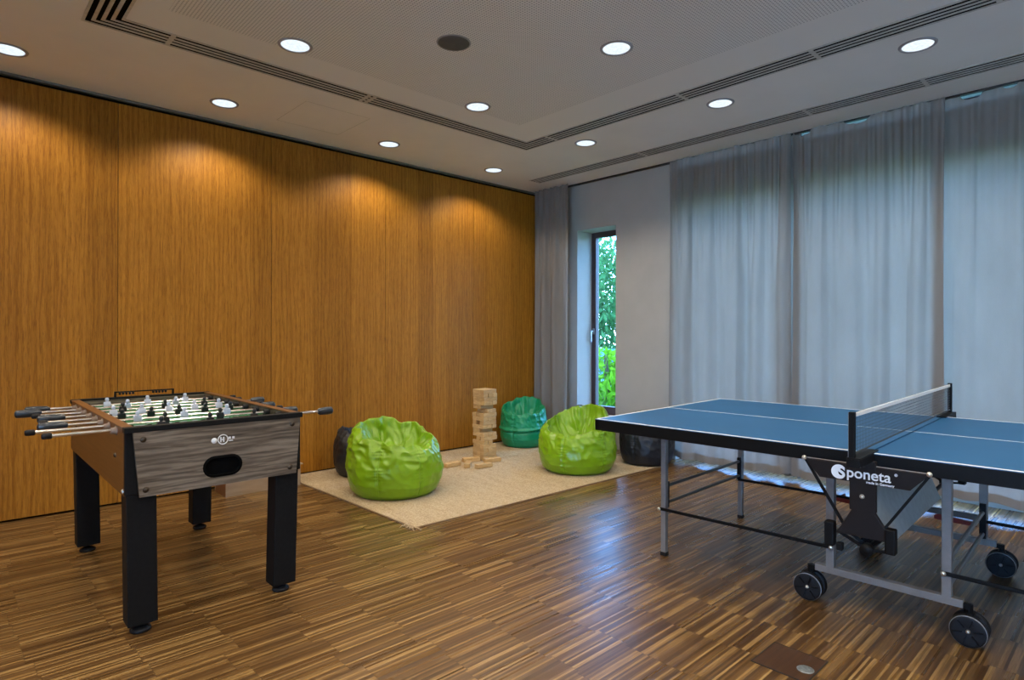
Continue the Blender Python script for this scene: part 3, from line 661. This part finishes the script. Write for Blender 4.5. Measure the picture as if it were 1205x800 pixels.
# ------------------------------------------------------------------ foosball table
def foosball():
    X0, X1, Y0, Y1 = -4.235, -2.835, 0.532, 1.262; cx, cy = (X0 + X1) / 2, (Y0 + Y1) / 2
    e = empty('foosball_table', (cx, cy, 0)); tag(e, 'foosball table with grey oak end panel and thick black legs', 'foosball table')
    a, b = (X1 - X0) / 2, (Y1 - Y0) / 2; ZB, ZT, ZR = 0.578, 0.858, 0.832; t = 0.024
    # side panels with the eight rod holes dressed by bushings
    for s_ in (-1, 1):
        MB().box(-a + 0.02, a - 0.02, min(s_ * (b - t), s_ * b), max(s_ * (b - t), s_ * b), ZB, ZT - 0.006).build('side_panel', M['brownply'], e, 0.002)
        MB().box(-a + 0.03, a - 0.03, min(s_ * (b - 0.036), s_ * (b + 0.004)), max(s_ * (b - 0.036), s_ * (b + 0.004)), ZT - 0.006, ZT).build('top_rail', M['brownply'], e, 0.002)
        MB().box(-a + t + 0.01, a - t - 0.01, min(s_ * (b - t - 0.006), s_ * (b - t)), max(s_ * (b - t - 0.006), s_ * (b - t)), 0.74, ZT - 0.008).build('inner_lining', M['greyoak'], e)
        for xx in (-0.50, 0.52): MB().lathe([(0.0005, s_ * 0.008), (0.008, s_ * 0.006), (0.011, 0)], (xx, s_ * b, ZB + 0.145), 'y', 12).build('bolt', M['bolt'], e)
        MB().lathe([(0.0005, s_ * 0.006), (0.008, s_ * 0.005), (0.010, 0)], (a - 0.035, s_ * b, ZB + 0.018), 'y', 12).build('bolt', M['silverbolt'], e)
    # end panels: black frame and grey trapezoid with ball slot
    for s_ in (1, -1):
        fn = lambda p, q, d, s_=s_: (s_ * d, p, q)
        MB().box(min(s_ * (a - 0.022), s_ * (a - 0.004)), max(s_ * (a - 0.022), s_ * (a - 0.004)), -b, b, ZB + 0.005, ZT - 0.002).build('end_frame', M['blacklam'], e, 0.003)
        outer = [(-b + 0.050, ZB - 0.006), (b - 0.028, ZB - 0.006), (b - 0.008, ZT - 0.020), (-b + 0.026, ZT - 0.020)]
        if s_ < 0: outer = [(-p, q) for p, q in outer][::-1]
        plate_with_hole(outer, stadium(0.005, 0.655, 0.150, 0.078), a - 0.003, a + 0.012, fn, 'end_panel', M['greyoak'], e)
        # slot rim and dark cup
        so = stadium(0.005, 0.655, 0.166, 0.094); si = stadium(0.005, 0.655, 0.146, 0.074)
        n = len(so); vs = [fn(p, q, a + 0.012) for p, q in so] + [fn(p, q, a + 0.016) for p, q in si] + [fn(p, q, a - 0.0035) for p, q in si]
        MB().add(vs, [(i, (i + 1) % n, n + (i + 1) % n, n + i) for i in range(n)] + [(n + i, n + (i + 1) % n, 2 * n + (i + 1) % n, 2 * n + i) for i in range(n)] + [tuple(2 * n + i for i in range(n))], False).build('ball_slot', M['black'], e)
        MB().box(min(s_ * (a - 0.028), s_ * (a + 0.014)), max(s_ * (a - 0.028), s_ * (a + 0.014)), -b - 0.004, b + 0.004, ZT - 0.022, ZT + 0.001).build('top_rim', M['blacklam'], e, 0.003)
        for (py, pz) in ((-b + 0.062, 0.826 - 0.02), (b - 0.048, 0.826 - 0.018), (-b + 0.072, 0.60), (b - 0.058, 0.604)):
            MB().lathe([(0.0005, s_ * 0.007), (0.008, s_ * 0.005), (0.012, 0)], (s_ * (a + 0.0125), py * (1 if s_ > 0 else -1), pz), 'x', 14).build('bolt', M['bolt'], e)
        MB().box(min(s_ * (a - t - 0.006), s_ * (a - t)), max(s_ * (a - t - 0.006), s_ * (a - t)), -b + t, b - t, 0.74, ZT - 0.01).build('inner_lining', M['greyoak'], e)
    # badge on the near end panel: disc, ring with a letter shape and two small glyphs
    fx = a + 0.0125; bz_ = 0.771; bd = MB()
    bd.lathe([(0.0005, 0.0015), (0.0115, 0.0015), (0.0125, 0)], (fx, -0.032, bz_ - 0.002), 'x', 20)
    bd.lathe([(0.0185, 0), (0.0185, 0.002), (0.0225, 0.002), (0.0225, 0)], (fx, 0.004, bz_), 'x', 28)
    bd.box(fx, fx + 0.002, -0.008, -0.002, bz_ - 0.011, bz_ + 0.011).box(fx, fx + 0.002, 0.004, 0.010, bz_ - 0.011, bz_ + 0.011).box(fx, fx + 0.002, -0.008, 0.010, bz_ - 0.003, bz_ + 0.002)
    for k in (0.032, 0.048): bd.box(fx, fx + 0.002, k - 0.005, k + 0.005, bz_ - 0.001, bz_ + 0.009)
    bd.box(fx, fx + 0.002, 0.028, 0.046, bz_ - 0.010, bz_ - 0.006)
    bd.build('badge', M['white'], e)
    # playfield
    pf = MB().box(-a + t, a - t, -b + t, b - t, 0.742, 0.750).build('playfield', M['field'], e)
    ln = MB().box(-0.003, 0.003, -b + t, b - t, 0.7501, 0.7508).lathe([(0.10, 0.7501), (0.10, 0.7508), (0.106, 0.7508), (0.106, 0.7501)])
    for s_ in (-1, 1):
        for q in (0.50, 0.36): ln.box(s_ * q - 0.003, s_ * q + 0.003, -0.2 if q == 0.36 else -0.13, 0.2 if q == 0.36 else 0.13, 0.7501, 0.7508)
        for q in (-0.2, 0.2): ln.box(min(s_ * 0.36, s_ * (a - t)), max(s_ * 0.36, s_ * (a - t)), q - 0.003, q + 0.003, 0.7501, 0.7508)
    ln.build('field_lines', M['white'], pf)
    MB().box(-a + 0.03, a - 0.03, -b + 0.025, b - 0.025, ZB + 0.01, ZB + 0.02).build('cabinet_bottom', M['blacklam'], e)
    # legs with levelling feet
    for sx_ in (-1, 1):
        for sy_ in (-1, 1):
            lo = Vector((sx_ * (a - 0.066), sy_ * (b - 0.070), 0)); hi = Vector((sx_ * (a - 0.058), sy_ * (b - 0.060), 0))
            hw = 0.0545; hx = 0.048; z0, z1 = 0.040, 0.70
            vs = []
            for (c_, z_) in ((lo, z0), (hi, z1)):
                for (i, j) in ((-1, -1), (1, -1), (1, 1), (-1, 1)): vs.append((c_.x + i * hx, c_.y + j * hw, z_))
            lg = MB().add(vs, [(3, 2, 1, 0), (4, 5, 6, 7), (0, 1, 5, 4), (1, 2, 6, 5), (2, 3, 7, 6), (3, 0, 4, 7)]).build('leg', M['blacklam'], e, 0.004)
            MB().lathe([(0.0005, 0.0), (0.036, 0.0), (0.040, 0.006), (0.038, 0.014), (0.020, 0.024), (0.010, 0.026), (0.010, 0.041)], (lo.x, lo.y, 0), 'z', 20).build('levelling_foot', M['rubber'], lg)
    # rods
    men = [3, 2, 3, 5, 5, 3, 2, 3]; team = [0, 0, 1, 0, 1, 0, 1, 1]   # 0 black handled on the right, 1 white handled on the left
    yl = [0.303, 0.263, 0.298, 0.335, 0.325, 0.335, 0.263, 0.313]; yr = [1.502, 1.375, 1.34, 1.375, 1.345, 1.43, 1.33, 1.345]
    for i in range(8):
        x = -2.995 - 0.150 * i - cx; l_, r_ = yl[i] - cy, yr[i] - cy
        rod = MB().tube([(x, l_, ZR), (x, r_, ZR)], 0.0078, 12).build('rod', M['chrome'], e)
        def grip(y0, y1):
            d = 1 if y1 > y0 else -1; L = abs(y1 - y0)
            MB().lathe([(0.0005, 0), (0.010, 0), (0.019, d * 0.006), (0.0205, d * L * 0.4), (0.018, d * L * 0.85), (0.012, d * L * 0.97), (0.009, d * L)], (x, y0, ZR), 'y', 14).build('handle', M['grip'], rod)
        def cap(y0, d): MB().lathe([(0.009, 0), (0.0125, d * 0.004), (0.0125, d * 0.028), (0.009, d * 0.034), (0.0005, d * 0.035)], (x, y0, ZR), 'y', 14).build('end_cap', M['rubber'], rod)
        if team[i] == 1: grip(l_ - 0.004, l_ + 0.104); cap(r_ - 0.012, 1)
        else: grip(r_ + 0.004, r_ - 0.080); cap(l_ + 0.012, -1)
        for s_ in (-1, 1):
            MB().lathe([(0.0085, s_ * 0.022), (0.013, s_ * 0.020), (0.015, s_ * 0.006), (0.021, s_ * 0.004), (0.021, 0)], (x, s_ * b, ZR - 0.003), 'y', 16).build('bushing', M['bushing'], e)
            MB().lathe([(0.008, 0), (0.0165, 0), (0.0165, -s_ * 0.026), (0.008, -s_ * 0.026)], (x, s_ * (b - t - 0.010), ZR), 'y', 14, False).build('bumper', M['rubber'], rod)
        n = men[i]; span = {2: 0.24, 3: 0.40, 5: 0.50}[n] / (n - 1); mid = (l_ + r_) / 2 * 0.35
        tilt = random.Random(i + 40).uniform(-0.45, 0.45); mt = M['playblack'] if team[i] == 0 else M['playwhite']; dirx = 1 if team[i] == 1 else -1
        proto_p = None
        for k in range(n):
            y = mid + (k - (n - 1) / 2) * span
            if proto_p is None:
                m_ = MB()
                m_.lathe([(0.0005, 0.043), (0.006, 0.042), (0.0095, 0.036), (0.010, 0.029), (0.007, 0.023), (0.006, 0.019)], (0, 0, 0), 'z', 12)   # head
                m_.add([(-0.008, -0.015, 0.020), (0.008, -0.015, 0.020), (0.008, 0.015, 0.020), (-0.008, 0.015, 0.020), (-0.011, -0.018, 0.002), (0.011, -0.018, 0.002), (0.011, 0.018, 0.002), (-0.011, 0.018, 0.002),
                        (-0.008, -0.012, -0.028), (0.008, -0.012, -0.028), (0.008, 0.012, -0.028), (-0.008, 0.012, -0.028), (-0.007, -0.009, -0.058), (0.007, -0.009, -0.058), (0.007, 0.009, -0.058), (-0.007, 0.009, -0.058),
                        (-0.010, -0.012, -0.074), (0.012, -0.012, -0.074), (0.012, 0.012, -0.074), (-0.010, 0.012, -0.074)],
                       [(3, 2, 1, 0)] + [(r0 + i0, r0 + (i0 + 1) % 4, r0 + 4 + (i0 + 1) % 4, r0 + 4 + i0) for r0 in (0, 4, 8, 12) for i0 in range(4)] + [(16, 17, 18, 19)])
                p = m_.build('player_figure', mt, rod, 0.002); proto_p = p
            else:
                p = proto_p.copy(); COL.objects.link(p); p.parent = rod
            p.location = (x, y, ZR); p.rotation_euler = (0, tilt, 0 if dirx > 0 else PI)
            if k == 0 and i in (0, 2): pass
    # bead scorer standing on the far end
    sc = MB().bar((-a + 0.01, -0.155, 0.888), (-a + 0.01, 0.155, 0.888), 0.010, 0.007).box(-a, -a + 0.02, -0.158, -0.150, ZT, 0.892).box(-a, -a + 0.02, 0.150, 0.158, ZT, 0.892).build('score_counter', M['blacklam'], e)
    bdm = MB()
    for k in range(10):
        y = -0.13 + k * 0.017 + (0.09 if k > 4 else 0)
        bdm.lathe([(0.005, -0.006), (0.010, -0.004), (0.010, 0.004), (0.005, 0.006)], (-a + 0.01, y, 0.880), 'y', 10)
    bdm.build('score_beads', M['rubber'], sc)
foosball()

# ------------------------------------------------------------------ table tennis table
def pingpong():
    TH = 0.0347
    e = empty('table_tennis_table', (-2.1673, 2.6786, 0), TH); tag(e, 'blue table tennis table with net, on silver legs and black wheels', 'table tennis table')
    L, W, ZT = 2.74, 1.525, 0.762
    for k in (0, 1):
        u0, u1 = (0.0, L / 2 - 0.002) if k == 0 else (L / 2 + 0.002, L)
        top = MB().box(u0 + 0.001, u1 - 0.001, 0.001, W - 0.001, ZT - 0.020, ZT).build('tabletop', M['pingblue'], e, 0.001)
        ln = MB(); z0, z1 = ZT - 0.001, ZT + 0.0009
        ln.box(u0 + 0.0005, u1 - 0.0005, 0.0005, 0.014, z0, z1).box(u0 + 0.0005, u1 - 0.0005, W - 0.014, W - 0.0005, z0, z1).box(u0 + 0.001, u1 - 0.001, W / 2 - 0.0028, W / 2 + 0.0028, z0, z1)
        eu = u0 if k == 0 else u1 - 0.014; ln.box(eu, eu + 0.014, 0.0005, W - 0.0005, z0, z1)
        ln.build('white_lines', M['white'], top)
        ap = MB().box(u0, u1, -0.001, 0.026, ZT - 0.062, ZT - 0.004).box(u0, u1, W - 0.026, W + 0.001, ZT - 0.062, ZT - 0.004)
        eu = u0 if k == 0 else u1 - 0.026; ap.box(eu, eu + 0.026, -0.001, W + 0.001, ZT - 0.062, ZT - 0.004)
        iu = u1 - 0.026 if k == 0 else u0; ap.box(iu, iu + 0.026, 0, W, ZT - 0.055, ZT - 0.020)
        ap.build('apron', M['apron'], e, 0.002)
    VN, VF = 0.265, 1.245
    um = L / 2
    mirror = lambda u, s_: um + s_ * (u - um)
    for s_ in (1, -1):
        q = lambda u: mirror(u, s_)
        ut = 0.285; up = 1.150
        for v in (VN, VF):
            lg = MB().box(q(ut) - 0.015, q(ut) + 0.015, v - 0.015, v + 0.015, 0.018, ZT - 0.02).build('leg', M['steel'], e, 0.003)
            MB().box(q(ut) - 0.017, q(ut) + 0.017, v - 0.017, v + 0.017, 0.0, 0.020).build('rubber_foot', M['rubber'], lg, 0.002)
            MB().box(q(up) - 0.0175, q(up) + 0.0175, v - 0.0175, v + 0.0175, 0.17, ZT - 0.02).build('upright', M['steel'], e, 0.003)
            rod = MB().bar((q(0.26), v - 0.024, 0.262), (q(1.165), v - 0.024, 0.268), 0.012, 0.016).build('stay_rod', M['apron'], e, 0.003)
            MB().lathe([(0.0005, -0.008), (0.008, -0.007), (0.010, 0)], (q(1.158), v - 0.030, 0.268), 'y', 12).lathe([(0.0005, -0.008), (0.008, -0.007), (0.010, 0)], (q(0.268), v - 0.030, 0.262), 'y', 12).build('pivot_bolt', M['silverbolt'], rod)
        for z in (0.385, 0.291): MB().tube([(q(ut), VN, z), (q(ut), VF, z)], 0.009, 12).build('cross_bar', M['steeldark'], e)
        for (v, d) in ((VN, 1), (VF, -1)): MB().box(q(ut) - 0.012, q(ut) + 0.012, min(v + d * 0.015, v + d * 0.035), max(v + d * 0.015, v + d * 0.035), 0.265, 0.410).build('bracket', M['apron'], e, 0.003)
        for z in (0.315, 0.205): MB().tube([(q(up), VN, z), (q(up), VF, z)], 0.010, 12).build('cross_bar', M['steel'], e)
        MB().box(q(up) - 0.014, q(up) + 0.014, VF - 0.04, VF - 0.0175, 0.18, 0.36).build('bracket', M['apron'], e, 0.003)
        MB().box(q(up) - 0.014, q(up) + 0.014, VN + 0.0175, VN + 0.03, 0.18, 0.31).build('bracket', M['apron'], e, 0.003)
    for v in (VN, VF):
        MB().box(1.085, 1.645, v - 0.0175, v + 0.0175, 0.142, 0.174).build('base_rail', M['steel'], e, 0.003)
        if v == VF: MB().box(1.15, 1.59, v - 0.012, v + 0.012, 0.262, 0.292).build('base_rail', M['steeldark'], e, 0.003)
        for (u, du) in ((1.060, -1), (1.665, 1)):
            R = 0.064; ca = empty('caster', (u, v, 0)); ca.parent = e
            MB().tube([(0, 0, 0.160), (0, 0, 0.10)], 0.012, 12).box(-0.016, 0.016, -0.013, 0.013, R - 0.01, 0.128).bar((-du * 0.03, 0, 0.150), (du * 0.004, 0, 0.150), 0.026, 0.022).build('fork', M['apron'], ca, 0.002)
            for sv in (-1, 1):
                w_ = MB().lathe([(0.020, sv * 0.042), (0.050, sv * 0.044), (0.060, sv * 0.042), (R, sv * 0.036), (R, sv * 0.020), (0.056, sv * 0.015), (0.0005, sv * 0.015)], (0, 0, R), 'y', 36)
                w_.lathe([(0.0005, sv * 0.040), (0.020, sv * 0.042)], (0, 0, R), 'y', 36)
                w_.build('wheel', M['rubber'], ca)
                MB().lathe([(0.0600, sv * 0.0435), (0.0625, sv * 0.0415), (0.0625, sv * 0.0385)], (0, 0, R), 'y', 36).build('wheel_rim', M['handle'], ca)
                MB().lathe([(0.0005, sv * 0.050), (0.006, sv * 0.049), (0.008, sv * 0.041)], (0, 0, R), 'y', 12).build('hub_bolt', M['silverbolt'], ca)
                sp = MB()
                for k in range(6):
                    a_ = k * PI / 3 + 0.2; sp.bar((0.018 * math.cos(a_), sv * 0.0445, R + 0.018 * math.sin(a_)), (0.052 * math.cos(a_), sv * 0.0455, R + 0.052 * math.sin(a_)), 0.006, 0.004)
                sp.build('spokes', M['apron'], ca)
    # folding mechanism: black name plate, stem, flare, struts, sheet wing (on both long sides)
    for side in (-1, 1):
        v0 = -0.022 if side < 0 else W + 0.022; g = lambda p, q, d, v0=v0, side=side: (p, v0 + side * d, q)
        mp = MB().prism([(1.135, 0.712), (1.583, 0.712), (1.520, 0.642), (1.195, 0.642)], 0.0, 0.010, g).build('name_plate', M['darkplate'], e, 0.002)
        MB().prism([(1.310, 0.735), (1.405, 0.735), (1.405, 0.53), (1.310, 0.53)], -0.012, 0.014, g).prism([(1.320, 0.535), (1.398, 0.535), (1.470, 0.425), (1.262, 0.425)], -0.010, 0.014, g).build('stem_plate', M['darkplate'], e, 0.003)
        MB().bar((1.140, v0 + side * 0.004, 0.716), (1.312, v0 + side * 0.004, 0.716), 0.004, 0.003).bar((1.405, v0 + side * 0.004, 0.716), (1.578, v0 + side * 0.004, 0.716), 0.004, 0.003).build('edge_strip', M['silverbolt'], mp)
        bb = MB()
        for (u, z) in ((1.135, 0.715), (1.583, 0.715), (1.357, 0.718), (1.357, 0.59)): bb.lathe([(0.0005, side * 0.010), (0.008, side * 0.008), (0.010, 0)], (u, v0 + side * 0.012, z), 'y', 12)
        bb.build('pivot_bolt', M['silverbolt'], e)
        MB().bar((1.135, v0, 0.712), (1.300, v0 + side * 0.002, 0.440), 0.010, 0.010).bar((1.300, v0, 0.44), (1.372, v0 - side * 0.03, 0.375), 0.012, 0.012).build('strut', M['apron'], e)
        MB().bar((1.583, v0, 0.710), (1.430, v0 + side * 0.002, 0.470), 0.010, 0.010).bar((1.43, v0, 0.44), (1.372, v0 - side * 0.03, 0.375), 0.012, 0.012).build('strut', M['apron'], e)
        MB().bar((1.262, v0, 0.43), (1.372, v0, 0.378), 0.010, 0.010).bar((1.372, v0, 0.378), (1.462, v0, 0.385), 0.010, 0.010).lathe([(0.0005, -0.02), (0.024, -0.02), (0.024, 0.02), (0.0005, 0.02)], (1.372, v0, 0.378), 'y', 16).build('lock_lever', M['apron'], e)
        for (u, z, h_) in ((1.242, 0.415, 0.10), (1.462, 0.430, 0.10)):
            MB().box(u - 0.026, u + 0.012, v0 - 0.020, v0 + 0.020, z - h_ / 2, z + h_ / 2).build('hinge_block', M['apron'], e, 0.006)
        MB().box(1.262, 1.285, v0 - 0.018, v0 + 0.01, 0.352, 0.385).build('hinge_block', M['apron'], e, 0.004)
    # pale sheet wing and bottom cross member between the two mechanisms
    MB().add([(1.445, -0.005, 0.405), (1.445, 0.98, 0.405), (1.330, 0.98, 0.690), (1.330, -0.005, 0.690), (1.448, -0.005, 0.407), (1.448, 0.98, 0.407), (1.333, 0.98, 0.692), (1.333, -0.005, 0.692)],
             [(0, 1, 2, 3), (4, 5, 6, 7), (0, 1, 5, 4), (1, 2, 6, 5), (2, 3, 7, 6), (3, 0, 4, 7)]).build('sheet_wing', M['sheet'], e)
    MB().tube([(1.372, -0.02, 0.378), (1.372, W + 0.02, 0.378)], 0.010, 12).build('lock_shaft', M['apron'], e)
    for u in (0.80, 1.44):
        r_ = MB().bar((u - 0.02, 1.20, 0.236), (u + 0.13, 1.20, 0.240), 0.022, 0.020).bar((u - 0.03, 1.20, 0.232), (u + 0.01, 1.20, 0.268), 0.020, 0.016) if False else None
    for u in (0.87, 1.375):
        MB().prism([(u - 0.005, 0.245), (u + 0.045, 0.275), (u + 0.055, 0.248), (u + 0.175, 0.240), (u + 0.185, 0.220), (u + 0.06, 0.222), (u - 0.005, 0.225)], 0, 0.03, lambda p, q, d: (p, 1.262 + d - 0, q)).build('catch_lever', M['red'], e, 0.003)
    # net
    un = 1.362; vn, vf = -0.185, 1.765; zb, zt = 0.782, 0.928
    ne = empty('net', (un, 0, 0)); ne.parent = e; tag(ne)
    m_ = MB(); nv = 118; nz = 10
    for i in range(nv + 1):
        v = vn + 0.01 + (vf - vn - 0.02) * i / nv; m_.bar((0, v, zb), (0, v, zt), 0.0011, 0.0011)
    for j in range(nz + 1):
        z = zb + (zt - zb) * j / nz; m_.bar((0, vn + 0.01, z), (0, vf - 0.01, z), 0.0011, 0.0011)
    m_.build('netting', M['netc'], ne)
    MB().box(-0.003, 0.003, vn + 0.004, vf - 0.004, zt - 0.006, zt + 0.009).build('top_band', M['white'], ne)
    MB().bar((0, vn, zb), (0, vf, zb), 0.004, 0.006).build('bottom_cord', M['netc'], ne)
    for (v, d) in ((vn, 1), (vf, -1)):
        ps = MB().box(-0.011, 0.011, v - 0.011, v + 0.011, ZT - 0.028, zt + 0.016).build('net_post', M['apron'], ne, 0.003)
        MB().box(-0.0125, -0.011, v - 0.008, v + 0.008, ZT - 0.02, zt + 0.012).build('post_strip', M['handle'], ps)
        ve = 0.06 if d > 0 else W - 0.06
        MB().box(-0.018, 0.030, min(v - 0.012 * d, ve), max(v - 0.012 * d, ve), ZT - 0.030 if False else ZT + 0.001, ZT + 0.008).box(-0.018, 0.030, min(v - 0.012 * d, 0 if d > 0 else W), max(v - 0.012 * d, 0 if d > 0 else W), ZT - 0.030, ZT + 0.001).build('net_clamp', M['apron'], ne, 0.002)
    # writing on the name plate
    def text(body, size, u, z, bold, nm):
        c = bpy.data.curves.new(nm, 'FONT'); c.body = body; c.size = size; c.extrude = 0.0006; c.offset = bold; c.align_x = 'LEFT'
        o = bpy.data.objects.new(nm, c); COL.objects.link(o); o.parent = e; o.location = (u, -0.0385, z); o.rotation_euler = (PI / 2, 0, 0); c.materials.append(M['white'])
        me = bpy.data.meshes.new_from_object(o.evaluated_get(bpy.context.evaluated_depsgraph_get())); r = bpy.data.objects.new(nm, me); COL.objects.link(r)
        r.parent = e; r.location = o.location; r.rotation_euler = o.rotation_euler
        if not me.materials: me.materials.append(M['white'])
        bpy.data.objects.remove(o); bpy.data.curves.remove(c); r.name = nm; return r
    t1 = text('poneta', 0.058, 1.300, 0.662, 0.0008, 'plate_lettering'); t1.scale = (0.98, 1, 1)
    text('made in Germany', 0.0135, 1.372, 0.6465, 0.0003, 'plate_small_lettering')
    text('®', 0.014, 1.470, 0.690, 0.0002, 'plate_registered_mark')
    # crescent with the dark S cut into it
    cr_ = []
    for k in range(25): a_ = math.radians(50 + 250 * k / 24); cr_.append((1.272 + 0.029 * math.cos(a_), 0.677 + 0.029 * math.sin(a_)))
    for k in range(25): a_ = math.radians(300 - 250 * k / 24); cr_.append((1.285 + 0.0155 * math.cos(a_), 0.677 + 0.021 * math.sin(a_)))
    MB().prism(cr_, 0, 0.0012, lambda p, q, d: (p, -0.0372 - d, q)).build('logo_crescent', M['white'], e)
    ts = text('S', 0.062, 1.2665, 0.656, 0.0022, 'logo_letter')
    return e
pingpong()
